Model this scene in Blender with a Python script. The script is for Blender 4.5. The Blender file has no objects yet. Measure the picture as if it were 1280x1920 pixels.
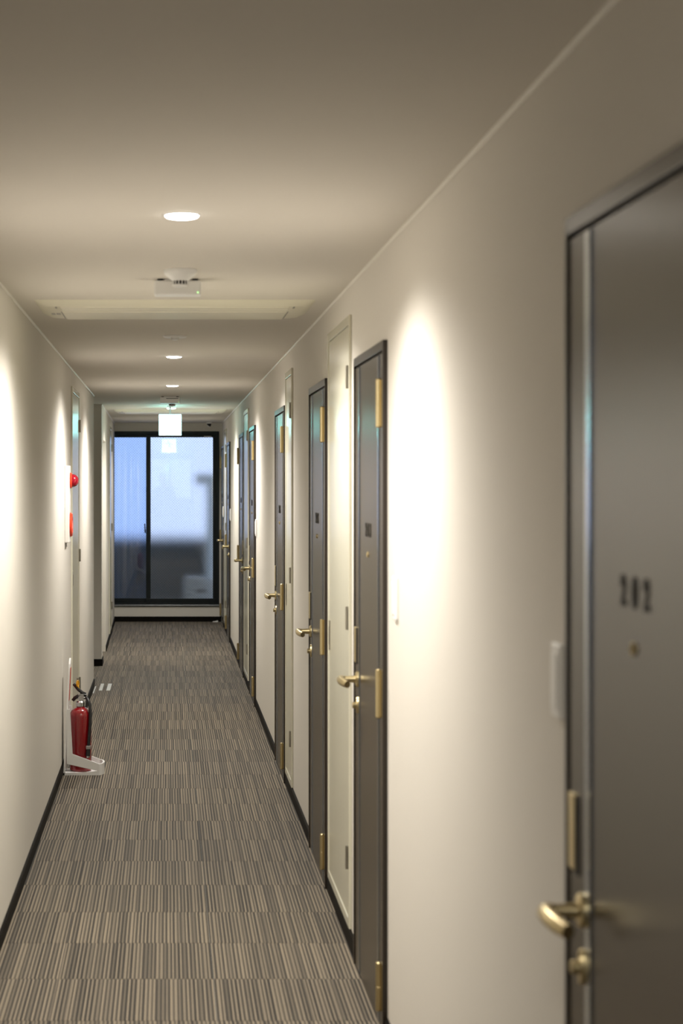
import bpy, bmesh, math, random
from mathutils import Vector, Matrix
random.seed(7)
scene = bpy.context.scene
C = scene.collection
PI = math.pi

# ------------------------------------------------------------------ camera, world, exposure
F_PX = 3733.0                     # 70 mm on a 36 mm high frame, image 1280 x 1920
EYE = 1.6
VPX, VPY = 313.0, 905.0           # where the corridor vanishes
cam_data = bpy.data.cameras.new('camera')
cam = bpy.data.objects.new('camera', cam_data)
C.objects.link(cam)
scene.camera = cam
cam.location = (0, 0, EYE)
cam.rotation_euler = (PI / 2, 0, 0)
cam_data.sensor_fit = 'VERTICAL'
cam_data.sensor_height = 36.0
cam_data.sensor_width = 24.0
cam_data.lens = F_PX / 1920 * 36.0
cam_data.shift_x = (640 - VPX) / 1920
cam_data.shift_y = -(960 - VPY) / 1920
cam_data.clip_start = 0.02
cam_data.clip_end = 200
cam_data.dof.use_dof = True
cam_data.dof.focus_distance = 12.5
cam_data.dof.aperture_fstop = 5.0

world = bpy.data.worlds.new('sky')
scene.world = world
world.use_nodes = True
bg = world.node_tree.nodes['Background']
bg.inputs['Color'].default_value = (0.61, 0.73, 1.0, 1)
bg.inputs['Strength'].default_value = 1.42

vs = scene.view_settings
vs.view_transform = 'Standard'
vs.look = 'None'
vs.gamma = 1.0
vs.exposure = 0.14
vs.use_curve_mapping = False
try:
    scene.cycles.use_denoising = True
    scene.cycles.max_bounces = 10
    scene.cycles.diffuse_bounces = 5
    scene.cycles.glossy_bounces = 5
    scene.cycles.transmission_bounces = 8
    scene.cycles.sample_clamp_indirect = 6.0
except Exception:
    pass

LAMP_POWER = 102.0
LAMP_COLOR = (1.0, 0.945, 0.865)

# ------------------------------------------------------------------ main measures (metres)
H = 2.2865                        # ceiling height
XL, XR = -0.5755, 0.635           # wall faces
XF = 0.6205                       # face of the dark door frames
YB = -3.2                         # wall behind the camera
YE = 22.92                        # end wall with the sliding window
ALC0, ALC1 = 15.66, 17.38         # side passage on the left
REC0, REC1 = 17.72, 18.87         # recessed doorway on the left


def xleft(y):                     # the last stretch of left wall stands a little askew
    return XL if y < ALC0 + .01 else -(0.571 + 0.00614 * (y - ALC1))


# ------------------------------------------------------------------ materials
def principled(name, color, rough=.5, metal=0.0, spec=.5, emit=None, estr=0.0, coat=0.0):
    m = bpy.data.materials.new(name)
    m.use_nodes = True
    p = m.node_tree.nodes['Principled BSDF']
    p.inputs['Base Color'].default_value = (*color, 1)
    p.inputs['Roughness'].default_value = rough
    p.inputs['Metallic'].default_value = metal
    p.inputs['Specular IOR Level'].default_value = spec
    p.inputs['Coat Weight'].default_value = coat
    if emit:
        p.inputs['Emission Color'].default_value = (*emit, 1)
        p.inputs['Emission Strength'].default_value = estr
    return m


def nodes_of(m):
    nt = m.node_tree
    return nt, nt.nodes, nt.links, nt.nodes['Principled BSDF']


def add_grain(m, scale=200.0, amount=.08, bump=.15, dist=.001, stretch=(1, 1, 1)):
    """fine colour grain and relief in object space"""
    nt, N, L, p = nodes_of(m)
    tc = N.new('ShaderNodeTexCoord')
    mp = N.new('ShaderNodeMapping')
    mp.inputs['Scale'].default_value = stretch
    nz = N.new('ShaderNodeTexNoise')
    nz.inputs['Scale'].default_value = scale
    nz.inputs['Detail'].default_value = 4
    L.new(tc.outputs['Object'], mp.inputs['Vector'])
    L.new(mp.outputs['Vector'], nz.inputs['Vector'])
    base = p.inputs['Base Color'].default_value[:]
    r = N.new('ShaderNodeMapRange')
    r.inputs['From Min'].default_value = .3
    r.inputs['From Max'].default_value = .7
    r.inputs['To Min'].default_value = 1 - amount
    r.inputs['To Max'].default_value = 1 + amount
    L.new(nz.outputs['Fac'], r.inputs['Value'])
    mul = N.new('ShaderNodeVectorMath')
    mul.operation = 'SCALE'
    mul.inputs[0].default_value = base[:3]
    L.new(r.outputs['Result'], mul.inputs['Scale'])
    L.new(mul.outputs['Vector'], p.inputs['Base Color'])
    if bump:
        b = N.new('ShaderNodeBump')
        b.inputs['Strength'].default_value = bump
        b.inputs['Distance'].default_value = dist
        L.new(nz.outputs['Fac'], b.inputs['Height'])
        L.new(b.outputs['Normal'], p.inputs['Normal'])
    return m


M = {}
M['wall'] = add_grain(principled('cream_wallpaper', (.715, .685, .630), .75, spec=.25), 320, .03, .25, .0008)
M['dim'] = add_grain(principled('darkened_back_wall', (.10, .09, .08), .7, spec=.2), 40, .1, 0)  # back wall coloured dark so the mirrored window stands out
M['ceiling'] = add_grain(principled('ceiling_paper', (.72, .685, .63), .85, spec=.2), 320, .03, .2, .0008)
M['trim'] = principled('pale_trim', (.80, .77, .70), .45)
M['base'] = add_grain(principled('dark_baseboard', (.005, .004, .003), .6, spec=.10), 90, .15, 0)
M['door'] = add_grain(principled('bronze_steel', (.058, .046, .030), .27, spec=.24), 260, .04, .04, .0004)
M['frame'] = add_grain(principled('bronze_frame', (.021, .014, .009), .30, spec=.5), 260, .04, 0)
M['strip'] = principled('satin_metal_strip', (.60, .67, .76), .19, 1.0)  # blue tint in the base strengthens the look of the reflected end window
_nt, _N, _L, _p = nodes_of(M['strip'])
_p.inputs['Anisotropic'].default_value = .85
_cx = _N.new('ShaderNodeCombineXYZ')
_cx.inputs['Z'].default_value = 1.0
_L.new(_cx.outputs[0], _p.inputs['Tangent'])
M['gap'] = principled('dark_gap', (.012, .010, .008), .7)
M['brass'] = add_grain(principled('satin_brass', (.58, .48, .27), .34, 1.0), 300, .05, 0)
M['steel'] = add_grain(principled('satin_steel_hinge', (.36, .34, .29), .38, 1.0), 300, .05, 0)
M['digit'] = principled('dark_digit', (.006, .0055, .005), .6, spec=.2)
M['cream'] = add_grain(principled('cream_enamel', (.66, .64, .52), .22, spec=.55), 120, .015, .01, .0005)
M['white'] = principled('white_plastic', (.87, .87, .86), .35)
M['ivory'] = principled('ivory_plastic', (.84, .81, .68), .40)
M['ivory2'] = principled('pale_enamel', (.74, .72, .68), .4)
M['grey'] = principled('grey_plastic', (.36, .35, .33), .45)
M['black'] = principled('black_plastic', (.012, .012, .013), .35)
M['alu'] = principled('black_aluminium', (.005, .009, .011), .35, spec=.3)
M['rail'] = principled('bare_aluminium', (.45, .47, .50), .35, 1.0)
M['red'] = add_grain(principled('red_enamel', (.25, .002, .006), .22, spec=.6, coat=.6), 60, .03, 0)
M['redlens'] = principled('red_lens', (.26, .002, .015), .12, spec=.7, coat=1.0)
M['orange'] = principled('red_orange_plastic', (.72, .055, .02), .30)
M['yellow'] = principled('yellow_plastic', (.80, .42, .02), .35)
M['chrome'] = principled('silver_metal', (.60, .60, .60), .25, 1.0)
M['floor_strip'] = principled('pale_strip', (.62, .64, .60), .45)
M['lamp'] = principled('lamp_lens', (.9, .9, .9), .4, emit=(1.0, .95, .86), estr=30.0)
M['sign'] = principled('sign_face', (.8, .9, .88), .3, emit=(.40, .95, 1.0), estr=11.0)
M['signgreen'] = principled('sign_green', (.0, .5, .25), .3, emit=(.13, .95, .55), estr=11.0)
M['led'] = principled('green_led', (.3, .8, .3), .3, emit=(.5, 1.0, .35), estr=1.2)
M['parapet'] = add_grain(principled('parapet_render', (.026, .038, .044), .9), 30, .10, 0)
M['concrete'] = add_grain(principled('pale_concrete', (.50, .54, .52), .9), 20, .08, 0)
M['unit'] = principled('off_white_metal', (.55, .55, .50), .5)
M['cloth'] = add_grain(principled('dark_cloth', (.02, .02, .025), .9), 80, .1, 0)
M['skin'] = principled('skin', (.55, .36, .26), .55)
M['hair'] = principled('dark_hair', (.02, .016, .012), .5)


def make_carpet():
    m = principled('striped_carpet', (.2, .18, .14), .75, spec=.22)
    m.node_tree.nodes['Principled BSDF'].inputs['Sheen Weight'].default_value = .10
    nt, N, L, p = nodes_of(m)
    tc = N.new('ShaderNodeTexCoord')
    oi = N.new('ShaderNodeObjectInfo')
    sx = N.new('ShaderNodeSeparateXYZ')
    L.new(tc.outputs['Object'], sx.inputs['Vector'])
    off = N.new('ShaderNodeMath'); off.operation = 'MULTIPLY'
    off.inputs[1].default_value = 613.0
    L.new(oi.outputs['Random'], off.inputs[0])
    def math_node(op, a, b=None):
        n = N.new('ShaderNodeMath'); n.operation = op
        for i, v in enumerate((a, b)):
            if v is None: continue
            if isinstance(v, (int, float)): n.inputs[i].default_value = v
            else: L.new(v, n.inputs[i])
        return n.outputs[0]
    u = math_node('ADD', math_node('MULTIPLY', sx.outputs['X'], 1 / .0044), off.outputs[0])
    k = math_node('FLOOR', u)
    third = math_node('MULTIPLY', math_node('FLOORED_MODULO', k, 3.0), .5)
    wn = N.new('ShaderNodeTexWhiteNoise'); wn.noise_dimensions = '1D'
    L.new(k, wn.inputs['W'])
    t = math_node('ADD', third, math_node('MULTIPLY', math_node('SUBTRACT', wn.outputs['Value'], .5), .7))
    ramp = N.new('ShaderNodeValToRGB')
    els = ramp.color_ramp.elements
    els[0].position = 0; els[0].color = (.285, .236, .170, 1)
    els[1].position = 1; els[1].color = (.010, .008, .006, 1)
    e = els.new(.45); e.color = (.088, .074, .056, 1)
    L.new(t, ramp.inputs['Fac'])
    sc = wn
    # yarn fleck along the stripe and a slight tone of each tile's own
    nz = N.new('ShaderNodeTexNoise')
    nz.inputs['Scale'].default_value = 1.0
    mp = N.new('ShaderNodeMapping')
    mp.inputs['Scale'].default_value = (420, 110, 1)
    L.new(tc.outputs['Object'], mp.inputs['Vector'])
    L.new(mp.outputs['Vector'], nz.inputs['Vector'])
    r = N.new('ShaderNodeMapRange')
    r.inputs['From Min'].default_value = .25
    r.inputs['From Max'].default_value = .75
    r.inputs['To Min'].default_value = .82
    r.inputs['To Max'].default_value = 1.18
    L.new(nz.outputs['Fac'], r.inputs['Value'])
    tone = N.new('ShaderNodeMapRange')
    tone.inputs['To Min'].default_value = .92
    tone.inputs['To Max'].default_value = 1.08
    fr = N.new('ShaderNodeMath'); fr.operation = 'FRACT'
    L.new(off.outputs[0], fr.inputs[0])
    L.new(fr.outputs[0], tone.inputs['Value'])
    mm = N.new('ShaderNodeMath'); mm.operation = 'MULTIPLY'
    L.new(r.outputs['Result'], mm.inputs[0]); L.new(tone.outputs['Result'], mm.inputs[1])
    mul = N.new('ShaderNodeVectorMath'); mul.operation = 'SCALE'
    L.new(ramp.outputs['Color'], mul.inputs[0])
    L.new(mm.outputs[0], mul.inputs['Scale'])
    L.new(mul.outputs['Vector'], p.inputs['Base Color'])
    b = N.new('ShaderNodeBump')
    b.inputs['Strength'].default_value = .5
    b.inputs['Distance'].default_value = .0015
    L.new(t, b.inputs['Height'])
    b.invert = True
    L.new(b.outputs['Normal'], p.inputs['Normal'])
    return m


M['carpet'] = make_carpet()


def make_glass(name, tint, rough, wire):
    """figured wired glass: glossy skin, scattering body, fine diagonal wire"""
    m = bpy.data.materials.new(name)
    m.use_nodes = True
    nt = m.node_tree
    N, L = nt.nodes, nt.links
    N.remove(N['Principled BSDF'])
    out = N['Material Output']
    refr = N.new('ShaderNodeBsdfRefraction')
    refr.inputs['Color'].default_value = (*tint, 1)
    refr.inputs['Roughness'].default_value = rough
    refr.inputs['IOR'].default_value = 1.45
    glo = N.new('ShaderNodeBsdfGlossy')
    glo.inputs['Roughness'].default_value = .0
    fre = N.new('ShaderNodeFresnel')
    fre.inputs['IOR'].default_value = 1.9
    tc = N.new('ShaderNodeTexCoord')
    body = refr.outputs[0]
    if wire:
        lines = []
        for s in (1, -1):
            sx = N.new('ShaderNodeSeparateXYZ')
            L.new(tc.outputs['Object'], sx.inputs['Vector'])
            a = N.new('ShaderNodeMath'); a.operation = 'MULTIPLY_ADD'
            a.inputs[1].default_value = s
            L.new(sx.outputs['X'], a.inputs[0]); L.new(sx.outputs['Z'], a.inputs[2])
            k = N.new('ShaderNodeMath'); k.operation = 'MULTIPLY'
            k.inputs[1].default_value = 1 / .030
            L.new(a.outputs[0], k.inputs[0])
            f = N.new('ShaderNodeMath'); f.operation = 'FRACT'
            L.new(k.outputs[0], f.inputs[0])
            c = N.new('ShaderNodeMath'); c.operation = 'LESS_THAN'
            c.inputs[1].default_value = .07
            L.new(f.outputs[0], c.inputs[0])
            lines.append(c)
        mx = N.new('ShaderNodeMath'); mx.operation = 'MAXIMUM'
        L.new(lines[0].outputs[0], mx.inputs[0]); L.new(lines[1].outputs[0], mx.inputs[1])
        dif = N.new('ShaderNodeBsdfDiffuse')
        dif.inputs['Color'].default_value = (.12, .14, .15, 1)
        mw = N.new('ShaderNodeMixShader')
        L.new(mx.outputs[0], mw.inputs['Fac'])
        L.new(refr.outputs[0], mw.inputs[1]); L.new(dif.outputs[0], mw.inputs[2])
        body = mw.outputs[0]
    mix = N.new('ShaderNodeMixShader')
    L.new(fre.outputs[0], mix.inputs['Fac'])
    L.new(body, mix.inputs[1]); L.new(glo.outputs[0], mix.inputs[2])
    L.new(mix.outputs[0], out.inputs['Surface'])
    return m


M['glass'] = make_glass('wired_figured_glass', (.93, .96, 1.0), .32, True)
M['glass_tint'] = make_glass('screened_figured_glass', (.70, .80, .96), .32, True)
M['clear'] = make_glass('clear_window_glass', (1, 1, 1), .0, False)


# ------------------------------------------------------------------ mesh helpers
def box(bm, x0, x1, y0, y1, z0, z1, bev=0.0, seg=2):
    r = bmesh.ops.create_cube(bm, size=1.0)
    vs_ = r['verts']
    cx, cy, cz = (x0 + x1) / 2, (y0 + y1) / 2, (z0 + z1) / 2
    for v in vs_:
        v.co = Vector((cx + v.co.x * (x1 - x0), cy + v.co.y * (y1 - y0), cz + v.co.z * (z1 - z0)))
    if bev:
        es = {e for v in vs_ for e in v.link_edges}
        bmesh.ops.bevel(bm, geom=list(es), offset=bev, segments=seg, affect='EDGES', profile=.5)


def basis(d):
    d = d.normalized()
    a = Vector((0, 0, 1)) if abs(d.z) < .9 else Vector((1, 0, 0))
    u = d.cross(a).normalized()
    return u, d.cross(u).normalized()


def tube(bm, pts, rad, n=12, flat=1.0, up=None):
    """tube through pts; rad a number or list; flat squeezes it along `up`"""
    pts = [Vector(p) for p in pts]
    rads = rad if isinstance(rad, (list, tuple)) else [rad] * len(pts)
    rings = []
    for i, p in enumerate(pts):
        d = (pts[min(i + 1, len(pts) - 1)] - pts[max(i - 1, 0)]).normalized()
        if up is not None:
            v = Vector(up); v = (v - d * v.dot(d)).normalized(); u = d.cross(v)
        else:
            u, v = basis(d)
        rings.append([bm.verts.new(p + (u * math.cos(2 * PI * k / n) + v * flat * math.sin(2 * PI * k / n)) * rads[i]) for k in range(n)])
    for a, b in zip(rings, rings[1:]):
        for k in range(n):
            bm.faces.new((a[k], a[(k + 1) % n], b[(k + 1) % n], b[k]))
    bm.faces.new(rings[0][::-1]); bm.faces.new(rings[-1])


def lathe(bm, prof, n=32, axis='Z', origin=(0, 0, 0), sign=1):
    """prof = [(radius, height)...], closed at both ends"""
    o = Vector(origin)
    A = {'X': (Vector((sign, 0, 0)), Vector((0, 1, 0)), Vector((0, 0, 1))),
         'Y': (Vector((0, sign, 0)), Vector((1, 0, 0)), Vector((0, 0, 1))),
         'Z': (Vector((0, 0, sign)), Vector((1, 0, 0)), Vector((0, 1, 0)))}[axis]
    rings = []
    for r, h in prof:
        if r < 1e-6:
            rings.append([bm.verts.new(o + A[0] * h)])
        else:
            rings.append([bm.verts.new(o + A[0] * h + (A[1] * math.cos(2 * PI * k / n) + A[2] * math.sin(2 * PI * k / n)) * r) for k in range(n)])
    for a, b in zip(rings, rings[1:]):
        if len(a) == 1 and len(b) == 1:
            continue
        for k in range(n):
            k2 = (k + 1) % n
            if len(a) == 1:
                bm.faces.new((a[0], b[k], b[k2]))
            elif len(b) == 1:
                bm.faces.new((a[k], a[k2], b[0]))
            else:
                bm.faces.new((a[k], a[k2], b[k2], b[k]))
    for ring in (rings[0], rings[-1]):
        if len(ring) > 1:
            bm.faces.new(ring)


def prism(bm, poly, fn0, fn1):
    """loft between two placements of a 2-D outline"""
    a = [bm.verts.new(fn0(*p)) for p in poly]
    b = [bm.verts.new(fn1(*p)) for p in poly]
    n = len(poly)
    for k in range(n):
        bm.faces.new((a[k], a[(k + 1) % n], b[(k + 1) % n], b[k]))
    bm.faces.new(a[::-1]); bm.faces.new(b)


def mesh_of(name, bm, mat, smooth=False):
    bmesh.ops.recalc_face_normals(bm, faces=bm.faces)
    me = bpy.data.meshes.new(name)
    bm.to_mesh(me); bm.free()
    me.materials.append(mat)
    if smooth:
        for p in me.polygons:
            p.use_smooth = True
        me.set_sharp_from_angle(angle=math.radians(38))
    return me


def put(name, me, parent=None, loc=(0, 0, 0), rot=None):
    o = bpy.data.objects.new(name, me)
    C.objects.link(o)
    o.location = loc
    if rot is not None:
        o.rotation_euler = rot
    if parent is not None:
        o.parent = parent
    return o


def obj(name, bm, mat, parent=None, smooth=False, loc=(0, 0, 0)):
    return put(name, mesh_of(name, bm, mat, smooth), parent, loc)


def tag(o, label=None, cat=None, group=None, kind=None):
    if label: o['label'] = label
    if cat: o['category'] = cat
    if group: o['group'] = group
    if kind: o['kind'] = kind
    return o


def thing(name, loc, label, cat, group=None, kind=None):
    o = bpy.data.objects.new(name, None)
    o.empty_display_size = .1
    C.objects.link(o)
    o.location = loc
    return tag(o, label, cat, group, kind)


def one(name, parent, mat, fn, smooth=False, loc=(0, 0, 0)):
    bm = bmesh.new(); fn(bm)
    return obj(name, bm, mat, parent, smooth, loc)


# ------------------------------------------------------------------ the room shell
def build_floor(bm):
    box(bm, -2.0, .80, YB - .1, YE + .05, -.12, -.006)


floor = one('floor', None, M['concrete'], build_floor)
tag(floor, 'corridor floor laid with square striped carpet tiles', 'floor', kind='structure')

tile_cache = {}


def tile_mesh(w, l):
    key = (round(w, 3), round(l, 3))
    if key not in tile_cache:
        bm = bmesh.new()
        g = .0004
        box(bm, -w / 2 + g, w / 2 - g, -l / 2 + g, l / 2 - g, -.006, 0, .0012, 1)
        tile_cache[key] = mesh_of('carpet_tile', bm, M['carpet'])
    return tile_cache[key]


def tile(x0, x1, y0, y1):
    if x1 - x0 < .01 or y1 - y0 < .01:
        return
    o = put('carpet_tile', tile_mesh(x1 - x0, y1 - y0), floor, ((x0 + x1) / 2, (y0 + y1) / 2, 0))


r0 = 5.92 - .5 * 19
for i in range(60):
    y0, y1 = max(r0 + .5 * i, YB), min(r0 + .5 * (i + 1), YE)
    if y1 - y0 < .02:
        continue
    lx = XL if y1 < ALC1 else xleft(y1)
    tile(.15, XR, y0, y1)
    tile(-.35, .15, y0, y1)
    a0, a1 = max(y0, ALC0), min(y1, ALC1)
    if a1 - a0 > .02:                              # rows that run on into the side passage
        for xa, xb in ((-1.85, -1.35), (-1.35, -.85)):
            tile(xa, xb, a0, a1)
        tile(-.85, -.35, a0, a1)
        if y0 < a0: tile(lx, -.35, y0, a0)
        if y1 > a1: tile(lx, -.35, a1, y1)
    else:
        tile(lx, -.35, y0, y1)
tile(-.72, -.575, REC0, REC1)

ceil_ = one('ceiling', None, M['ceiling'], lambda bm: box(bm, -2.0, .80, YB - .1, YE + .15, H, H + .12))
tag(ceil_, 'cream papered corridor ceiling', 'ceiling', kind='structure')

wr = one('wall_right', None, M['wall'], lambda bm: box(bm, XR, XR + .12, YB, YE, 0, H))
tag(wr, 'cream papered corridor wall lined with dark doors', 'wall', kind='structure')


def build_wall_left(bm):
    box(bm, -.72, XL, YB, ALC0, 0, H)
    box(bm, -1.85, -.72, ALC0 - .12, ALC0, 0, H)
    box(bm, -1.97, -1.85, ALC0 - .12, ALC1 + .12, 0, H)
    box(bm, -1.85, -.84, ALC1, ALC1 + .12, 0, H)
    # the stretch beyond the side passage, with a recessed doorway
    def stretch(y0, y1, z0, z1, back=-.84):
        prism(bm, [(xleft(y0), y0), (xleft(y1), y1), (back, y1), (back, y0)],
              lambda a, b: Vector((a, b, z0)), lambda a, b: Vector((a, b, z1)))
    stretch(ALC1, REC0, 0, H)
    stretch(REC0, REC1, 1.985, H)
    box(bm, -.84, -.72, REC0, REC1, 0, 1.985)
    stretch(REC1, YE, 0, H)


wl = one('wall_left', None, M['wall'], build_wall_left)
tag(wl, 'cream papered corridor wall with a side passage and a recessed doorway', 'wall', kind='structure')

# end wall around the sliding window
WX0, WX1, WZ0, WZ1 = -.68, .600, .172, 2.19


def build_wall_end(bm):
    box(bm, -.84, .755, YE, YE + .14, 0, WZ0)
    box(bm, -.84, .755, YE, YE + .14, WZ1, H)
    box(bm, WX1, .755, YE, YE + .14, WZ0, WZ1)
    box(bm, -.84, WX0, YE, YE + .14, WZ0, WZ1)


we = one('wall_end', None, M['wall'], build_wall_end)
tag(we, 'cream papered end wall framing the wide sliding window', 'wall', kind='structure')

BX0, BX1, BZ0, BZ1 = -.40, .61, 1.19, 2.20


def build_wall_back(bm):
    box(bm, -.72, .755, YB - .12, YB, 0, BZ0)
    box(bm, -.72, .755, YB - .12, YB, BZ1, H)
    box(bm, -.72, BX0, YB - .12, YB, BZ0, BZ1)
    box(bm, BX1, .755, YB - .12, YB, BZ0, BZ1)


wb = one('wall_back', None, M['dim'], build_wall_back)
tag(wb, 'unseen back wall darkened so its small two-light window stands out when mirrored', 'wall', kind='structure')
w2 = thing('window_2', (0, YB, 0), 'small two-light window mirrored in the end glazing', 'window', kind='structure')


def build_w2(bm):
    y0, y1 = -.08, -.02
    box(bm, BX0, BX1, y0, y1, BZ0, BZ0 + .03); box(bm, BX0, BX1, y0, y1, BZ1 - .03, BZ1)
    box(bm, BX0, BX0 + .03, y0, y1, BZ0 + .03, BZ1 - .03); box(bm, BX1 - .03, BX1, y0, y1, BZ0 + .03, BZ1 - .03)
    box(bm, .05, .09, y0, y1, BZ0 + .03, BZ1 - .03)


one('window_frame', w2, M['alu'], build_w2)
for a, b in ((BX0 + .03, .05), (.09, BX1 - .03)):
    one('pane', w2, M['clear'], lambda bm: box(bm, a, b, -.055, -.05, BZ0 + .03, BZ1 - .03))

# ceiling bead
for n, (f0, y0, y1) in enumerate(((lambda y: XL, YB, ALC0), (xleft, ALC1, YE))):
    def bead(bm):
        prism(bm, [(0, 0), (.006, 0), (.006, -.003), (.003, -.008), (0, -.008)],
              lambda a, b: Vector((f0(y0) + a, y0, H + b)), lambda a, b: Vector((f0(y1) + a, y1, H + b)))
    tag(one('trim_%d' % (n + 1), None, M['trim'], bead), ('thin pale bead between ceiling and the left wall with the fire alarm', 'thin pale bead above the recessed doorway')[n], 'trim', kind='structure')


def bead(bm):
    prism(bm, [(0, 0), (-.006, 0), (-.006, -.003), (-.003, -.008), (0, -.008)],
          lambda a, b: Vector((XR + a, YB, H + b)), lambda a, b: Vector((XR + a, YE, H + b)))


tag(one('trim_3', None, M['trim'], bead), 'thin pale bead between ceiling and the wall of dark doors', 'trim', kind='structure')

# ------------------------------------------------------------------ dark room doors (right wall)
#        near edge, hinge side, number
DOORS = [(2.21, 'near', '202'), (5.732, 'near', '203'), (7.835, 'near', '205'), (10.59, 'near', '206'),
         (14.20, 'near', '207'), (16.33, 'far', '208'), (19.92, 'far', '209'), (22.01, 'far', '210')]
DW, DH = .90, 2.012
FJ = .014                          # side jamb face width
FR = .028                          # frame face width
font_cache = {}


def digit_mesh(ch):
    if ch not in font_cache:
        cu = bpy.data.curves.new('digit', 'FONT')
        cu.body = ch
        cu.size = .058
        cu.align_x = 'CENTER'
        cu.extrude = .0012
        cu.offset = .0016
        t = bpy.data.objects.new('digit', cu)
        C.objects.link(t)
        bpy.context.view_layer.update()
        me = bpy.data.meshes.new_from_object(t.evaluated_get(bpy.context.evaluated_depsgraph_get()))
        me.materials.clear(); me.materials.append(M['digit'])
        me.transform(Matrix(((0, 0, -1, 0), (-1, 0, 0, 0), (0, 1, 0, 0), (0, 0, 0, 1))))
        bpy.data.objects.remove(t)
        font_cache[ch] = me
    return font_cache[ch]


def room_door(idx, near, hinge, number, label):
    cy = near + DW / 2
    h = 1 if hinge == 'near' else -1       # handle side: +1 = far edge
    root = thing('door_%d' % idx, (XR, cy, 0), label, 'door', 'dark room doors along the right wall', 'structure')
    fx = XF - XR                           # frame face, local x (wall face = 0)
    hw = DW / 2

    def frame(bm):
        b = .0018
        box(bm, fx, 0, -hw, -hw + FJ, 0, DH, b)
        box(bm, fx, 0, hw - FJ, hw, 0, DH, b)
        box(bm, fx, 0, -hw + FJ - .001, hw - FJ + .001, DH - FR, DH, b)
    one('door_frame', root, M['frame'], frame)
    lw = hw - FJ - .003                    # half leaf width
    lx = fx + .0045                        # leaf face
    zt = DH - FR - .007

    def gap(bm):                           # shadow gap around the leaf
        box(bm, -.003, 0, -hw + FJ, hw - FJ, .002, DH - FR)
    one('rebate', root, M['gap'], gap)

    bc, bw = hw - .156, .024               # bead centre, half width

    lf = one('leaf', root, M['door'], lambda bm: box(bm, lx, -.003, -lw, lw, .006, zt, .0012))
    for c in (-bc, bc):
        def strip(bm):                     # low metal bead: stands proud at its near edge, dies into the leaf at its far edge
            facets, prof, d, y = ((.030, 5.7, 4.2), (2 * bw - .030, 2.5, .8)), [], 0.0, c - bw  # facet tilts chosen to catch the end window's blue reflection
            for wid, t0, t1 in facets:
                for k in range(6):
                    prof.append((y, d))
                    d += wid / 6 * math.tan(math.radians(t0 + (t1 - t0) * (k + .5) / 6)); y += wid / 6
            prof.append((y, d))
            top = lx - d - .0004
            pts = [(top + dd, yy) for yy, dd in prof] + [(lx + .001, c + bw), (lx + .001, c - bw)]
            prism(bm, pts, lambda a, b: Vector((a, b, .008)), lambda a, b: Vector((a, b, zt - .002)))
        one('bead_strip', lf, M['strip'], strip, True)

    # lever handle, rose and lock
    hy = h * (hw - .118)
    hz = .957

    def rose(bm):
        lathe(bm, [(0, 0), (.026, 0), (.026, .006), (.022, .009), (0, .009)], 28, 'X', (lx, hy, hz), -1)
    one('rose', lf, M['brass'], rose, True)

    def lever(bm):
        xo = lx - .058
        tube(bm, [(lx - .006, hy, hz), (lx - .030, hy, hz), (xo + .012, hy, hz)], [.0125, .0105, .0100], 16)
        pts = [(xo + .014, hy, hz), (xo + .004, hy - h * .003, hz), (xo - .001, hy - h * .014, hz), (xo - .001, hy - h * .045, hz - .001),
               (xo + .003, hy - h * .085, hz - .003), (xo + .012, hy - h * .118, hz - .006)]
        tube(bm, pts, [.0095, .0115, .0125, .0125, .0118, .0100], 16, 1.12, (0, 0, 1))
    one('lever_handle', lf, M['brass'], lever, True)

    def lock(bm):
        tube(bm, [(lx, hy, .872), (lx - .006, hy, .872)], [.024, .022], 24)
        for v in bm.verts:
            v.co.z = .872 + (v.co.z - .872) * 1.15
            v.co.y = hy + (v.co.y - hy) * .62
    lk = one('lock_plate', lf, M['brass'], lock, True)

    def cyl(bm):
        lathe(bm, [(0, 0), (.0105, 0), (.0105, .012), (.008, .014), (0, .014)], 20, 'X', (lx - .005, hy, .872), -1)
    one('lock_cylinder', lf, M['brass'], cyl, True)

    def guard(bm):
        y0, y1 = sorted((h * (hw - .036), h * (hw - .072)))
        box(bm, lx - .006, lx + .001, y0, y1, 1.008, 1.124, .002)
    one('latch_guard', root, M['brass'], guard)

    def slot(bm):
        y0, y1 = sorted((h * (hw - .073), h * (hw - .092)))
        box(bm, lx - .003, lx + .001, y0, y1, 1.004, 1.122)
    one('guard_slot', root, M['gap'], slot)

    # hinges on the other edge
    for z in (1.83, .990, .143):
        def barrel(bm):
            y = -h * (hw - FR + .002)
            lathe(bm, [(0, -.071), (.006, -.071), (.0085, -.068), (.0085, -.0008), (.0078, 0), (.0085, .0008), (.0085, .068), (.006, .071), (0, .071)],
                  16, 'Z', (fx - .009, y, z))
            y0, y1 = sorted((y - .015, y + .015))
            box(bm, fx - .0025, fx + .003, y0, y1, z - .068, z + .068)
        one('hinge', root, M['brass'], barrel, True)

    # room number and door viewer
    for k, ch in enumerate(number):
        put('number_digit', digit_mesh(ch), lf, (lx - .0008, .066 * (1 - k), 1.433))

    def viewer(bm):
        lathe(bm, [(0, 0), (.009, 0), (.009, .003), (.006, .005), (.004, .003), (0, .003)], 20, 'X', (lx, .004, 1.377), -1)
    one('door_viewer', lf, M['brass'], viewer, True)
    return root


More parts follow.
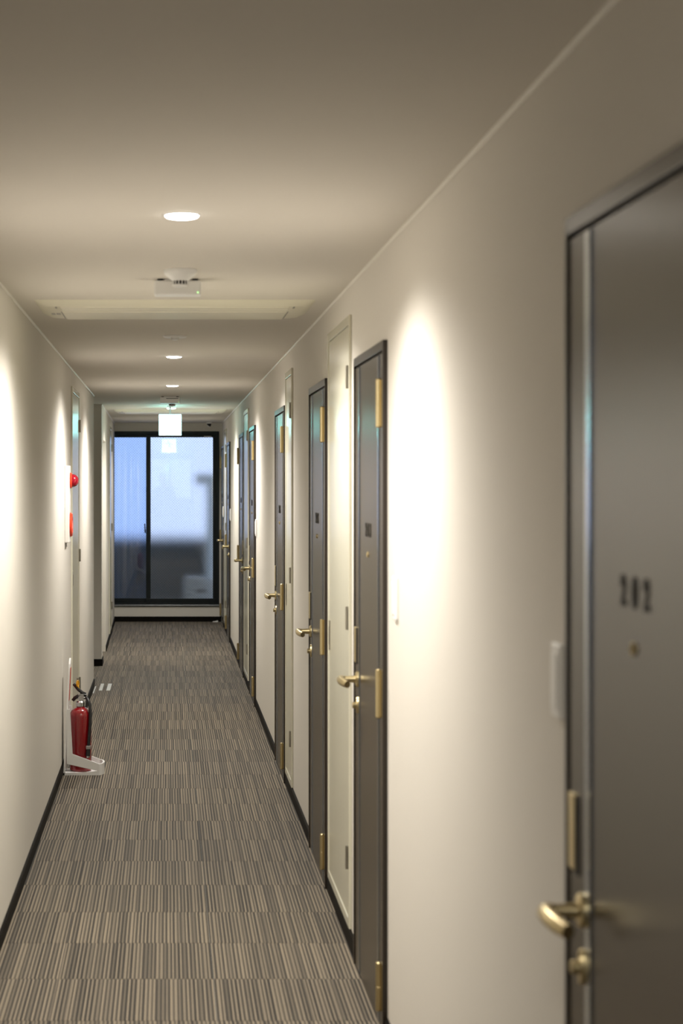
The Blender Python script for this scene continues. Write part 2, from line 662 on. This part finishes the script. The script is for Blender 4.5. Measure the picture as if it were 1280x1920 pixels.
dark_labels = [
    'dark bronze room door numbered 202 with brass lever handle',
    'dark bronze room door numbered 203 beside a white wall plate and a cream utility door',
    'dark bronze room door numbered 205 between two cream utility doors',
    'dark bronze room door numbered 206 just beyond the narrow cream utility door',
    'dark bronze room door numbered 207, last one hinged on its near edge',
    'dark bronze room door numbered 208, first one hinged on its far edge',
    'dark bronze room door numbered 209 with white wall plate and brass lever handle',
    'dark bronze room door numbered 210 in the corner next to the sliding window']
for i, (nr, hg, num) in enumerate(DOORS):
    room_door(i + 1, nr, hg, num, dark_labels[i])


# ------------------------------------------------------------------ cream utility doors
def utility_door(idx, side, y0, y1, hinge, label):
    """flush steel door in a slim cream frame standing on the baseboard"""
    cy = (y0 + y1) / 2
    root = thing('door_%d' % idx, (XR if side > 0 else xleft(cy), cy, 0), label, 'utility door', 'cream utility doors', 'structure')
    if side < 0 and cy > ALC1:
        root.rotation_euler = (0, 0, math.atan(.00614))
    s = -side                              # into the corridor
    hw = (y1 - y0) / 2
    zb, zt, fw = .064, 2.178, .032
    f = .010

    def bx(bm, d0, d1, *r, bev=0):
        a, b = sorted((s * d0, s * d1))
        box(bm, a, b, *r, bev)

    def frame(bm):
        bx(bm, 0, f, -hw, -hw + fw, zb, zt, bev=.002)
        bx(bm, 0, f, hw - fw, hw, zb, zt, bev=.002)
        bx(bm, 0, f, -hw + fw - .001, hw - fw + .001, zt - fw, zt, bev=.002)
        bx(bm, 0, f, -hw + fw - .001, hw - fw + .001, zb, zb + fw, bev=.002)
    one('door_frame', root, M['cream'], frame)
    one('rebate', root, M['grey'], lambda bm: bx(bm, 0, .002, -hw + fw, hw - fw, zb + fw, zt - fw))
    lf = one('leaf', root, M['cream'], lambda bm: bx(bm, .0005, .0065, -hw + fw + .003, hw - fw - .003, zb + fw + .003, zt - fw - .003, bev=.001))
    h = 1 if hinge == 'near' else -1       # handle side
    for z in (1.965, 1.132, .306):
        def hg(bm):
            y = -h * (hw - fw)
            lathe(bm, [(0, -.040), (.0055, -.040), (.0055, .040), (0, .040)], 14, 'Z', (s * (f + .004), y, z))
            bx(bm, .006, f + .0015, y - .012, y + .012, z - .038, z + .038)
        one('hinge', root, M['steel'], hg, True)

    def hd(bm):
        y = h * (hw - fw - .045)
        bx(bm, .006, .0105, y - .014, y + .014, .955, 1.070, bev=.0015)
    fh = one('flush_handle', lf, M['steel'], hd)
    one('finger_slot', lf, M['gap'], lambda bm: bx(bm, .0098, .0110, h * (hw - fw - .045) - .006, h * (hw - fw - .045) + .006, .975, 1.045))
    return root


utility_door(9, 1, 6.845, 7.760, 'near', 'wide cream utility door between room doors 203 and 205')
utility_door(10, 1, 10.02, 10.55, 'near', 'narrow cream utility door just before room door 206')
utility_door(11, 1, 15.42, 16.28, 'near', 'cream utility door between room doors 207 and 208')
utility_door(12, 1, 21.10, 21.95, 'near', 'cream utility door between room doors 209 and 210')
utility_door(13, -1, 11.93, 12.88, 'far', 'glossy cream utility door beside the red fire alarm')
utility_door(14, -1, 20.20, 21.02, 'far', 'cream utility door beyond the recessed doorway near the sliding window')

# ------------------------------------------------------------------ baseboards
BH, BT = .060, .008


def boards(name, runs, label):
    root = thing(name, (0, 0, 0), label, 'baseboard', kind='structure')
    for p, q, nrm in runs:                 # p, q plan points, nrm = side the board stands out to
        p, q, nrm = Vector((*p, 0)), Vector((*q, 0)), Vector((*nrm, 0))
        def fn(bm):
            prism(bm, [(0, 0), (BT, 0), (BT, BH - .006), (BT - .005, BH), (0, BH)],
                  lambda a, b: p + nrm * a + Vector((0, 0, b)), lambda a, b: q + nrm * a + Vector((0, 0, b)))
        one('board', root, M['base'], fn)
    return root


edges = [YB] + [v for nr, _, _ in DOORS for v in (nr, nr + DW)] + [YE]
runs = [((XR, edges[k]), (XR, edges[k + 1]), (-1, 0)) for k in range(0, len(edges), 2) if edges[k + 1] - edges[k] > .02]
boards('baseboard_right', runs, 'dark baseboard running between the dark room doors')
boards('baseboard_left', [((XL, YB), (XL, ALC0), (1, 0)),
                          ((-1.85, ALC1), (xleft(ALC1), ALC1), (0, -1)), ((xleft(ALC1), ALC1), (xleft(REC0), REC0), (1, 0)),
                          ((xleft(REC1), REC1), (xleft(YE), YE), (1, 0))],
       'dark baseboard below the fire alarm and around the side passage')
boards('baseboard_end', [((xleft(YE), YE), (XR, YE), (0, -1))], 'dark baseboard under the sliding window')

# ------------------------------------------------------------------ end window
win = thing('window_1', (0, YE, 0), 'wide black-framed sliding window of wired frosted glass', 'window', kind='structure')


def wframe(bm):
    y0, y1 = -.012, .12
    box(bm, WX0, WX1, y0, y1, WZ1 - .036, WZ1, .002)
    box(bm, WX0, WX1, y0, y1, WZ0 + .004, WZ0 + .040, .002)
    box(bm, WX1 - .034, WX1, y0, y1, WZ0 + .040, WZ1 - .036, .002)
    box(bm, WX0, WX0 + .034, .01, y1, WZ0 + .040, WZ1 - .036, .002)


one('window_frame', win, M['alu'], wframe)
one('sill_rail', win, M['rail'], lambda bm: box(bm, WX0, WX1, -.022, -.004, WZ0 + .012, WZ0 + .022, .002))


def sash(x0, x1, ya, yb, mat, stl, str_):
    zb, zt = WZ0 + .040, WZ1 - .036
    gb, gt = .266, 2.122
    def fr(bm):
        box(bm, x0, x1, ya, yb, zb, gb, .002)
        box(bm, x0, x1, ya, yb, gt, zt, .002)
        box(bm, x0, x0 + stl, ya, yb, gb, gt, .002)
        box(bm, x1 - str_, x1, ya, yb, gb, gt, .002)
    s = one('sash', win, M['alu'], fr)
    ym = (ya + yb) / 2
    one('pane', s, mat, lambda bm: box(bm, x0 + stl - .004, x1 - str_ + .004, ym - .003, ym + .003, gb - .004, gt + .004))
    return s


s_left = sash(WX0 + .034, -.189, .050, .085, M['glass_tint'], .040, .050)
s_right = sash(-.241, WX1 - .034, .008, .044, M['glass'], .052, .038)


def clasp(bm):
    box(bm, -.258, -.243, -.006, .012, 1.02, 1.06, .003)
    tube(bm, [(-.251, -.010, 1.03), (-.253, -.022, 1.07), (-.256, -.022, 1.13)], [.008, .007, .006], 10)


one('crescent_lock', s_right, M['black'], clasp, True)
one('maker_label', s_right, M['white'], lambda bm: box(bm, .425, .512, .0065, .0082, 2.128, 2.137))

# ------------------------------------------------------------------ what stands outside the frosted glass
bal = one('balcony_parapet', None, M['parapet'], lambda bm: box(bm, -1.6, 1.6, 24.25, 24.40, -.10, .93))
tag(bal, 'dark balcony parapet blurred behind the frosted glass', 'parapet', kind='structure')
bf = one('balcony_floor', None, M['concrete'], lambda bm: box(bm, -1.6, 1.6, YE + .14, 24.25, -.10, .08))
tag(bf, 'pale balcony floor behind the frosted glass', 'floor', kind='structure')
pil = one('outer_wall', None, M['concrete'], lambda bm: (box(bm, .47, 1.0, 23.62, 23.85, .08, 1.70), box(bm, .34, 1.0, 23.60, 23.87, 1.58, 1.70)))
tag(pil, 'pale wall end with a coping blurred behind the frosted glass', 'wall', kind='structure')
ac = thing('outdoor_unit', (.40, 23.48, .08), 'off-white boxy outdoor unit blurred behind the lower right pane', 'outdoor unit')
one('casing', ac, M['unit'], lambda bm: box(bm, -.19, .22, -.16, .14, .03, .40, .012))
one('foot', ac, M['grey'], lambda bm: box(bm, -.15, -.10, -.15, .13, 0, .03))
one('foot', ac, M['grey'], lambda bm: box(bm, .13, .18, -.15, .13, 0, .03))
one('vent_grip', ac, M['gap'], lambda bm: box(bm, -.05, .06, -.163, -.158, .24, .265))
dp = one('drain_pipe', None, M['gap'], lambda bm: (tube(bm, [(-.42, 23.45, .08), (-.40, 23.45, .30), (-.34, 23.46, .46), (-.24, 23.46, .50)], .022, 12),
                                                   tube(bm, [(-.34, 23.46, .46), (-.34, 23.46, .74)], .030, 12)), True)
tag(dp, 'dark bent pipe blurred behind the lower left pane', 'pipe')


# ------------------------------------------------------------------ ceiling fittings
def downlight(y, label, power=1.0):
    x = .038
    root = thing('downlight', (x, y, H), label, 'ceiling light', 'round ceiling downlights')
    one('bezel', root, M['white'], lambda bm: lathe(bm, [(.042, 0), (.050, 0), (.049, .002), (.045, .0035), (.042, .0035)], 40, 'Z', (0, 0, 0), -1), True)
    one('lens', root, M['lamp'], lambda bm: lathe(bm, [(0, 0), (.042, 0), (.042, .004), (.038, .007), (.026, .0095), (0, .0105)], 40, 'Z', (0, 0, 0), -1), True)
    ld = bpy.data.lights.new('lamp', 'SPOT')
    ld.energy = LAMP_POWER * power
    ld.color = LAMP_COLOR
    ld.spot_size = math.radians(158)
    ld.spot_blend = .75
    ld.shadow_soft_size = .035
    lo = bpy.data.objects.new('lamp', ld)
    C.objects.link(lo)
    lo.location = (0, 0, -.050)
    lo.parent = root


downlight(5.10, 'lit round downlight ahead of the smoke detector and white box')
downlight(7.00, 'lit round downlight tucked behind the white box with green light')
downlight(10.81, 'lit round downlight just beyond the flat heat detector')
downlight(14.04, 'lit round downlight between the heat detector and the exit sign')
downlight(21.30, 'lit round downlight hidden behind the exit sign, nearest the sliding window', .5)
downlight(.75, 'unseen round downlight added over the camera to brighten the near wall', .6)  # unseen lamp, added to brighten the near right wall
downlight(18.30, 'lit round downlight tucked between the exit sign and the far air conditioner')


def smoke_detector(y, x, label):
    root = thing('smoke_detector', (x, y, H), label, 'smoke detector', 'smoke detectors')
    one('base', root, M['white'], lambda bm: lathe(bm, [(0, 0), (.054, 0), (.054, .010), (.051, .014), (.049, .018), (.030, .033), (.027, .036), (0, .036)], 40, 'Z', (0, 0, 0), -1), True)
    one('chamber', root, M['gap'], lambda bm: lathe(bm, [(0, .036), (.022, .036), (.022, .048), (0, .048)], 32, 'Z', (0, 0, 0), -1), True)
    for k in range(14):
        t = 2 * PI * k / 14
        one('fin', root, M['white'], lambda bm: tube(bm, [(.0245 * math.cos(t), .0245 * math.sin(t), -.036), (.0245 * math.cos(t), .0245 * math.sin(t), -.048)], .0018, 6))
    one('cap', root, M['white'], lambda bm: lathe(bm, [(0, .048), (.026, .048), (.026, .052), (.020, .055), (0, .056)], 32, 'Z', (0, 0, 0), -1), True)


smoke_detector(6.42, .043, 'round white smoke detector in front of a white ceiling box')
smoke_detector(16.45, .042, 'round white smoke detector behind a white ceiling box near the exit sign')


def sensor_box(y, x, label, slotted):
    root = thing('sensor_box', (x, y, H), label, 'ceiling box', 'white boxes on the ceiling')
    one('casing', root, M['white'], lambda bm: box(bm, -.079, .079, -.03, .05, -.056, -.006, .006, 3))
    one('mounting_plate', root, M['white'], lambda bm: box(bm, -.045, .045, -.02, .04, -.007, 0))
    for sx in (-1, 1):
        one('dark_opening', root, M['gap'], lambda bm: box(bm, sx * .059 - .009, sx * .059 + .009, -.026, .04, -.0062, -.001))  # dark block stands in for the shade in the open gap
    if slotted: one('slot', root, M['gap'], lambda bm: box(bm, -.030, .066, -.0315, -.029, -.020, -.016))
    one('status_light', root, M['led'], lambda bm: lathe(bm, [(0, 0), (.0028, 0), (.0028, .002), (0, .002)], 12, 'Y', (.068, -.0295, -.047), -1))
    return root


sensor_box(6.72, .036, 'white ceiling box with a small green light behind the smoke detector', False)
sensor_box(15.85, .024, 'white slotted ceiling box just before the exit sign', True)

hd = thing('heat_detector', (.038, 9.29, H), 'flat round white heat detector between the air conditioner and a downlight', 'heat detector')
one('base', hd, M['white'], lambda bm: lathe(bm, [(0, 0), (.057, 0), (.057, .005), (.050, .010), (0, .010)], 40, 'Z', (0, 0, 0), -1), True)
one('sensing_disc', hd, M['white'], lambda bm: lathe(bm, [(0, .010), (.020, .010), (.018, .020), (.010, .023), (0, .023)], 32, 'Z', (0, 0, 0), -1), True)


def air_conditioner(y, label):
    root = thing('ceiling_air_conditioner', (.030, y, H), label, 'air conditioner', 'cassette air conditioners')
    d, hw, t = .66, .530, .020
    def corners(w0, n0, f0, rn, rf):
        # outline with rounded corners: half width, near y, far y, near and far radii
        pts = []
        for cx, cy, r, a0 in ((w0 - rn, n0 + rn, rn, -90), (w0 - rf, f0 - rf, rf, 0), (-w0 + rf, f0 - rf, rf, 90), (-w0 + rn, n0 + rn, rn, 180)):
            for k in range(7):
                a = math.radians(a0 + 15 * k)
                pts.append((cx + r * math.cos(a), cy + r * math.sin(a)))
        return pts
    top = corners(hw, 0, d, .02, .05)
    bot = corners(hw - .035, .045, d - .03, .03, .09)
    def pan(bm):
        a = [bm.verts.new((p[0], p[1], 0)) for p in top]
        b = [bm.verts.new((p[0], p[1], -t)) for p in bot]
        n = len(a)
        for k in range(n):
            bm.faces.new((a[k], a[(k + 1) % n], b[(k + 1) % n], b[k]))
        bm.faces.new(a); bm.faces.new(b)
    one('panel', root, M['ivory'], pan, True)
    one('intake_panel', root, M['ivory'], lambda bm: box(bm, -.435, .435, .275, .61, -t - .004, -t + .002, .002))
    for k in range(2):
        y0 = .075 + .098 * k
        one('louver', root, M['ivory'], lambda bm: box(bm, -.435, .435, y0, y0 + .085, -t - .003, -t + .002, .002))
    for sx in (-1, 1):
        one('latch', root, M['grey'], lambda bm: box(bm, sx * .452 - .003, sx * .452 + .003, .075, .125, -t - .003, -t + .001))
        one('panel_seam', root, M['grey'], lambda bm: box(bm, sx * .441 - .0015, sx * .441 + .0015, .285, .60, -t - .0015, -t + .001))
    one('receiver', root, M['grey'], lambda bm: (box(bm, -.485, -.470, .36, .42, -t - .0012, -t + .001), box(bm, -.465, -.450, .36, .42, -t - .0012, -t + .001)))
    return root


air_conditioner(7.47, 'long cream cassette air conditioner beyond the white box with green light')
air_conditioner(18.62, 'long cream cassette air conditioner behind the exit sign')

# exit sign
ex = thing('exit_sign', (.028, 17.86, 0), 'glowing square emergency exit sign hanging from the ceiling', 'exit sign')
EZ, EW, EH = 2.118, .205, .192
one('housing', ex, M['white'], lambda bm: box(bm, -EW / 2, EW / 2, -.022, .022, EZ - EH / 2, EZ + EH / 2, .004))
one('hanger', ex, M['white'], lambda bm: (tube(bm, [(0, 0, EZ + EH / 2 - .002), (0, 0, H - .004)], .008, 12), lathe(bm, [(0, 0), (.03, 0), (.028, .006), (0, .006)], 24, 'Z', (0, 0, H), -1)))
for sy in (-1, 1):
    yf = sy * .0225
    fc = one('light_panel', ex, M['sign'], lambda bm: box(bm, -EW / 2 + .004, EW / 2 - .004, *sorted((yf - sy * .001, yf + sy * .0012)), EZ - EH / 2 + .004, EZ + EH / 2 - .004))
    yg = yf + sy * .0012
    def run_man(bm):
        ys = sorted((yg, yg + sy * .0008))
        def poly(pts):
            prism(bm, pts, lambda a, b: Vector((a * -sy, ys[0], EZ + b)), lambda a, b: Vector((a * -sy, ys[1], EZ + b)))
        def limb(p, q, w):
            p, q = Vector(p), Vector(q)
            n = (q - p).normalized(); m = Vector((-n.y, n.x)) * w
            poly([tuple(p + m), tuple(p - m), tuple(q - m), tuple(q + m)])
        poly([(.012 + .011 * math.cos(k * PI / 6), .062 + .011 * math.sin(k * PI / 6)) for k in range(12)])
        limb((.004, .048), (-.012, .000), .011)
        limb((.004, .044), (.032, .026), .0055); limb((.032, .026), (.046, .038), .0055)
        limb((-.002, .040), (-.034, .030), .0055); limb((-.034, .030), (-.044, .008), .0055)
        limb((-.012, .002), (.020, -.018), .007); limb((.020, -.018), (.014, -.056), .0065)
        limb((-.012, .002), (-.030, -.030), .007); limb((-.030, -.030), (-.064, -.038), .0065)
        for p, q in (((.060, .074), (.060, -.074)), ((.060, .074), (.084, .074)), ((.084, .074), (.084, -.074))):
            limb(p, q, .003)
    one('pictogram', fc, M['signgreen'], run_man)

# security camera above the window
cc = thing('security_camera', (.478, 22.62, H), 'tiny black and white dome camera above the sliding window', 'security camera')
one('mount', cc, M['white'], lambda bm: lathe(bm, [(0, 0), (.030, 0), (.030, .012), (.024, .016), (0, .016)], 28, 'Z', (0, 0, 0), -1), True)
one('dome', cc, M['black'], lambda bm: lathe(bm, [(0, .014), (.024, .014), (.024, .030), (.017, .046), (.008, .052), (0, .053)], 28, 'Z', (0, 0, 0), -1), True)
one('eyelid', cc, M['white'], lambda bm: tube(bm, [(-.022, -.010, -.034), (-.008, -.022, -.048), (.006, -.020, -.052)], .005, 8), True)


# ------------------------------------------------------------------ white wall plates on the right wall
def wall_plate(y, label):
    root = thing('wall_plate', (XR, y, 1.281), label, 'wall plate', 'white wall plates beside the room doors')
    one('cover', root, M['white'], lambda bm: box(bm, -.010, 0, -.036, .036, -.060, .060, .004, 3))
    one('rocker', root, M['white'], lambda bm: box(bm, -.013, -.009, -.022, .022, -.045, .045, .0015))
    return root


wall_plate(3.21, 'white wall plate by the lever side of the room door 202')
wall_plate(5.50, 'white wall plate on the wide bare wall ahead of the wide utility door')
wall_plate(14.10, 'white wall plate on the wall facing the pale strips and side passage')
wall_plate(19.80, 'white wall plate on the bare wall just beyond the exit sign')
wall_plate(21.97 - .06, 'white wall plate on the utility door frame next to the end corner').location.x = XR - .011

# ------------------------------------------------------------------ fire alarm station on the left wall
fa = thing('fire_alarm_station', (XL, 11.29, 0), 'white wall unit with red dome lamp and round red call button', 'fire alarm')
one('plate', fa, M['ivory2'], lambda bm: box(bm, 0, .026, -.095, .095, 1.261, 1.696, .004))
lb = one('lamp_base', fa, M['orange'], lambda bm: lathe(bm, [(0, .024), (.044, .024), (.044, .034), (.040, .038), (0, .038)], 36, 'X', (0, 0, 1.612), 1), True)
one('lamp_dome', fa, M['redlens'], lambda bm: lathe(bm, [(.037, .036), (.036, .048), (.031, .060), (.022, .070), (.011, .075), (0, .076)], 36, 'X', (0, 0, 1.612), 1), True)
cb = one('call_button', fa, M['orange'], lambda bm: lathe(bm, [(0, .024), (.068, .024), (.068, .034), (.062, .040), (.048, .041), (.046, .037), (0, .037)], 44, 'X', (0, 0, 1.362), 1), True)
one('push_disc', cb, M['white'], lambda bm: lathe(bm, [(0, .036), (.026, .036), (.024, .039), (0, .040)], 28, 'X', (0, 0, 1.362), 1), True)
one('lower_tab', fa, M['grey'], lambda bm: box(bm, .002, .012, -.080, -.066, 1.238, 1.262, .001))  # small grey block just below the plate

# ------------------------------------------------------------------ fire extinguisher and its stand
EY = 10.985
exx = -.476
fe = thing('fire_extinguisher', (exx, EY, .012), 'red fire extinguisher with black hose and yellow safety pin', 'fire extinguisher')
one('cylinder', fe, M['red'], lambda bm: lathe(bm, [(0, 0), (.052, 0), (.059, .006), (.060, .014), (.060, .300), (.058, .318), (.050, .334), (.036, .345), (.024, .350), (.022, .360), (0, .360)], 48), True)
one('collar', fe, M['chrome'], lambda bm: lathe(bm, [(0, .356), (.026, .356), (.026, .378), (.021, .384), (0, .384)], 28), True)


def valve(bm):
    box(bm, -.014, .018, -.013, .013, .382, .424, .004)
    tube(bm, [(.012, 0, .402), (.030, 0, .402)], .009, 12)


vb = one('valve_body', fe, M['chrome'], valve)


def levers(bm):
    tube(bm, [(.034, 0, .416), (.010, 0, .420), (-.012, 0, .412), (-.032, 0, .400), (-.044, 0, .386)], [.008, .013, .014, .014, .012], 10, .75, (0, 0, 1))
    tube(bm, [(.030, 0, .424), (.008, 0, .430), (-.012, 0, .446), (-.028, 0, .466), (-.040, 0, .478)], [.007, .012, .013, .013, .010], 10, .75, (0, 0, 1))


one('squeeze_levers', fe, M['black'], levers, True)


def hose(bm):
    tube(bm, [(.026, 0, .402), (.038, -.010, .396), (.050, -.026, .372), (.055, -.042, .325), (.054, -.050, .260), (.049, -.056, .190), (.045, -.058, .140)], .0088, 12)
    tube(bm, [(.045, -.058, .142), (.043, -.059, .110), (.042, -.060, .088)], [.010, .012, .013], 12)


hs = one('hose', fe, M['black'], hose, True)
one('nozzle_clip', fe, M['chrome'], lambda bm: box(bm, .032, .058, -.074, -.046, .126, .146, .003))
one('nozzle_tip', fe, M['chrome'], lambda bm: lathe(bm, [(0, 0), (.009, 0), (.009, .010), (0, .010)], 16, 'Z', (.042, -.060, .078)), True)


def pin(bm):
    n = 20
    tube(bm, [(-.016 + .004 * math.cos(2 * PI * k / n), -.004 + .010 * math.cos(2 * PI * k / n), .480 + .017 * math.sin(2 * PI * k / n)) for k in range(n + 1)], .0048, 8)
    tube(bm, [(-.014, -.004, .464), (-.006, -.002, .442)], .004, 8)


one('safety_pin', fe, M['yellow'], pin, True)
one('pin_tag', fe, M['steel'], lambda bm: box(bm, -.022, -.012, -.010, -.006, .494, .512, .001))

st = thing('extinguisher_stand', (0, EY, 0), 'white moulded floor stand holding the red fire extinguisher', 'stand')
SX0 = -.560


def back(bm):                                # upright board leaning a little off the wall
    outline = []
    hw_t, hw_b = .060, .098
    for k in range(9):
        a = PI * k / 8
        outline.append((hw_t * math.cos(a), .585 + .048 * math.sin(a)))
    outline += [(-hw_b, .16), (-hw_b, .012), (hw_b, .012), (hw_b, .16)]
    lean = lambda z: SX0 - .007 + .046 * z
    prism(bm, outline, lambda y, z: Vector((lean(z), y, z)), lambda y, z: Vector((lean(z) + .009, y, z)))


bb = one('back_board', st, M['white'], back)


def sign(bm):
    lean = lambda z: SX0 + .0022 + .046 * z
    prism(bm, [(-.045, .40), (.045, .40), (.045, .58), (-.045, .58)], lambda y, z: Vector((lean(z), y, z)), lambda y, z: Vector((lean(z) + .0012, y, z)))


one('sign_plate', bb, M['orange'], sign)


def side(sgn):
    def fn(bm):
        # wall-side flange, sloping arm, floor bar: a loop with a triangular hole
        y0, y1 = sorted((sgn * .098, sgn * .086))
        def pl(pts):
            prism(bm, pts, lambda a, b: Vector((a, y0, b)), lambda a, b: Vector((a, y1, b)))
        pl([(SX0 + .012, .36), (SX0 + .030, .36), (SX0 + .044, .115), (SX0 + .012, .06)])
        pl([(SX0 + .012, .062), (SX0 + .044, .115), (-.372, .062), (-.372, .022)])
        pl([(SX0, 0), (-.372, 0), (-.372, .024), (-.43, .016), (SX0, .009)])
    return fn


one('side_arm', st, M['white'], side(-1))
one('side_arm', st, M['white'], side(1))


def nose(bm):                                # rounded front lip of the base
    n = 16
    inner, outer = [], []
    for k in range(n + 1):
        a = -PI / 2 + PI * k / n
        outer.append((-.374 + .030 * math.cos(a), .098 * math.sin(a)))
        inner.append((-.374 + .020 * math.cos(a), .086 * math.sin(a)))
    poly = outer + inner[::-1]
    prism(bm, poly, lambda a, b: Vector((a, b, 0)), lambda a, b: Vector((a, b, .061)))


one('front_lip', st, M['white'], nose, True)
one('base_plate', st, M['white'], lambda bm: box(bm, SX0 + .002, -.374, -.086, .086, .001, .012, .002))

# ------------------------------------------------------------------ small things on the floor
for x, w, lab in ((-.560, .010, 'thin pale strip on the carpet against the baseboard'),
                  (-.512, .026, 'pale strip on the carpet between two other strips'),
                  (-.453, .030, 'widest pale strip on the carpet beside the side passage')):
    t = one('carpet_strip', None, M['floor_strip'], lambda bm: box(bm, -w / 2, w / 2, -.26, .26, .0003, .0016, .0005, 1), loc=(x, 15.58 if x > -.55 else 15.38, 0))  # pale flat strips lying lengthwise on the carpet
    tag(t, lab, 'floor_strip', 'pale strips on the carpet')
ds = thing('door_stop', (.555, 22.86, 0), 'small white door stop on the carpet at the end wall', 'door stop')
one('wedge', ds, M['white'], lambda bm: prism(bm, [(-.03, 0), (.03, 0), (.03, .016), (-.03, .006)], lambda a, b: Vector((a, -.02, b)), lambda a, b: Vector((a, .02, b))))
one('pad', ds, M['grey'], lambda bm: box(bm, .012, .028, -.015, .015, .013, .018))

# ------------------------------------------------------------------ the photographer, mirrored in the end window
def skin_mesh(name, chains, mat, levels=1):
    """chains = lists of (point, radius) sharing equal points as joints; grown with a Skin modifier"""
    verts, rad, edges_, idx = [], [], [], {}
    for ch in chains:
        prev = None
        for p, r in ch:
            key = tuple(round(c, 4) for c in p)
            if key not in idx:
                idx[key] = len(verts); verts.append(p); rad.append(r)
            if prev is not None: edges_.append((prev, idx[key]))
            prev = idx[key]
    me = bpy.data.meshes.new(name)
    me.from_pydata(verts, edges_, [])
    o = bpy.data.objects.new(name, me)
    C.objects.link(o)
    sk = o.modifiers.new('skin', 'SKIN')
    sk.use_smooth_shade = True
    for i, v in enumerate(me.skin_vertices[0].data):
        v.radius = (rad[i], rad[i] * .85)
        v.use_root = i == 0
    sub = o.modifiers.new('sub', 'SUBSURF'); sub.levels = sub.render_levels = levels
    bpy.context.view_layer.update()
    out = bpy.data.meshes.new_from_object(o.evaluated_get(bpy.context.evaluated_depsgraph_get()))
    bpy.data.objects.remove(o)
    out.materials.clear(); out.materials.append(mat)
    return out


pr = thing('person', (-.10, -.36, 0), 'person in dark clothes holding a camera up to the face', 'person')
pelvis, chest, neck = (0, 0, .98), (0, .0, 1.36), (0, .02, 1.52)
chains = [[(pelvis, .15), ((0, 0, 1.15), .145), (chest, .17), (neck, .062), ((.0, .04, 1.60), .058)]]
for s_ in (-1, 1):
    chains.append([(pelvis, .15), ((s_ * .10, 0, .90), .098), ((s_ * .11, .02, .50), .062), ((s_ * .11, -.01, .10), .042), ((s_ * .115, .05, .045), .042), ((s_ * .12, .15, .032), .036)])
hands = {-1: (.02, .235, 1.535), 1: (.205, .225, 1.575)}
for s_ in (-1, 1):
    hx, hy_, hz_ = hands[s_]
    chains.append([(chest, .17), ((s_ * .19, -.01, 1.43), .062), ((s_ * .235 + .03, .12, 1.24), .046), ((hx + s_ * .02, hy_ - .05, hz_ - .05), .030)])
put('body', skin_mesh('body', chains, M['cloth']), pr)
hm = bmesh.new()
bmesh.ops.create_icosphere(hm, subdivisions=3, radius=1)
for v in hm.verts:
    x, y, z = v.co
    w = .078 - .016 * max(0, -z)
    v.co = Vector((.0 + x * w, .045 + y * (.098 - .010 * max(0, -z)), 1.70 + z * .118))
    if y > .8 and -.35 < z < .12 and abs(x) < .25: v.co.y += .018
obj('head', hm, M['skin'], pr, True)
hm = bmesh.new()
bmesh.ops.create_icosphere(hm, subdivisions=3, radius=1)
for v in hm.verts:
    x, y, z = v.co
    if y > .35: z = max(z, .45)
    v.co = Vector((x * .088, .036 + y * .108, 1.715 + max(z, -.55) * .118))
obj('hair', hm, M['hair'], pr, True)
for s_ in (-1, 1):
    hx, hy_, hz_ = hands[s_]
    w0 = (hx + s_ * .02, hy_ - .05, hz_ - .05)
    palm = (hx + s_ * .015, hy_ - .01, hz_ - .02)
    ch = [[(w0, .028), (palm, .030), ((hx + s_ * .012, hy_ + .02, hz_), .026)]]
    put('hand', skin_mesh('hand', ch, M['skin']), pr)
    for k, ln in enumerate((.070, .078, .074, .058)):
        b0 = Vector((hx + s_ * .016, hy_ + .015, hz_ + .028 - .020 * k))
        def fing(bm):
            tube(bm, [b0, b0 + Vector((0, ln * .5, 0)), b0 + Vector((-s_ * ln * .35, ln * .72, 0)), b0 + Vector((-s_ * ln * .7, ln * .70, 0))], [.010, .0095, .009, .0075], 8)
        one('finger', pr, M['skin'], fing, True)
    one('thumb', pr, M['skin'], lambda bm: tube(bm, [palm, (hx - s_ * .012, hy_ - .012, hz_ + .012), (hx - s_ * .034, hy_ - .008, hz_ + .020)], [.013, .011, .009], 8), True)
pc = thing('photo_camera', (.0, -.06, 1.6), 'black photo camera held up by the person in dark clothes', 'camera')
one('camera_body', pc, M['black'], lambda bm: box(bm, -.062, .062, -.050, -.012, -.050, .040, .008))
one('viewfinder', pc, M['black'], lambda bm: box(bm, -.022, .022, -.052, -.014, .036, .062, .006))
one('lens_barrel', pc, M['black'], lambda bm: lathe(bm, [(0, -.012), (.034, -.012), (.036, .0), (.036, .036), (.033, .040), (.028, .040), (0, .030)], 32, 'Y'), True)
one('grip', pc, M['black'], lambda bm: box(bm, .040, .066, -.030, .006, -.050, .030, .007))
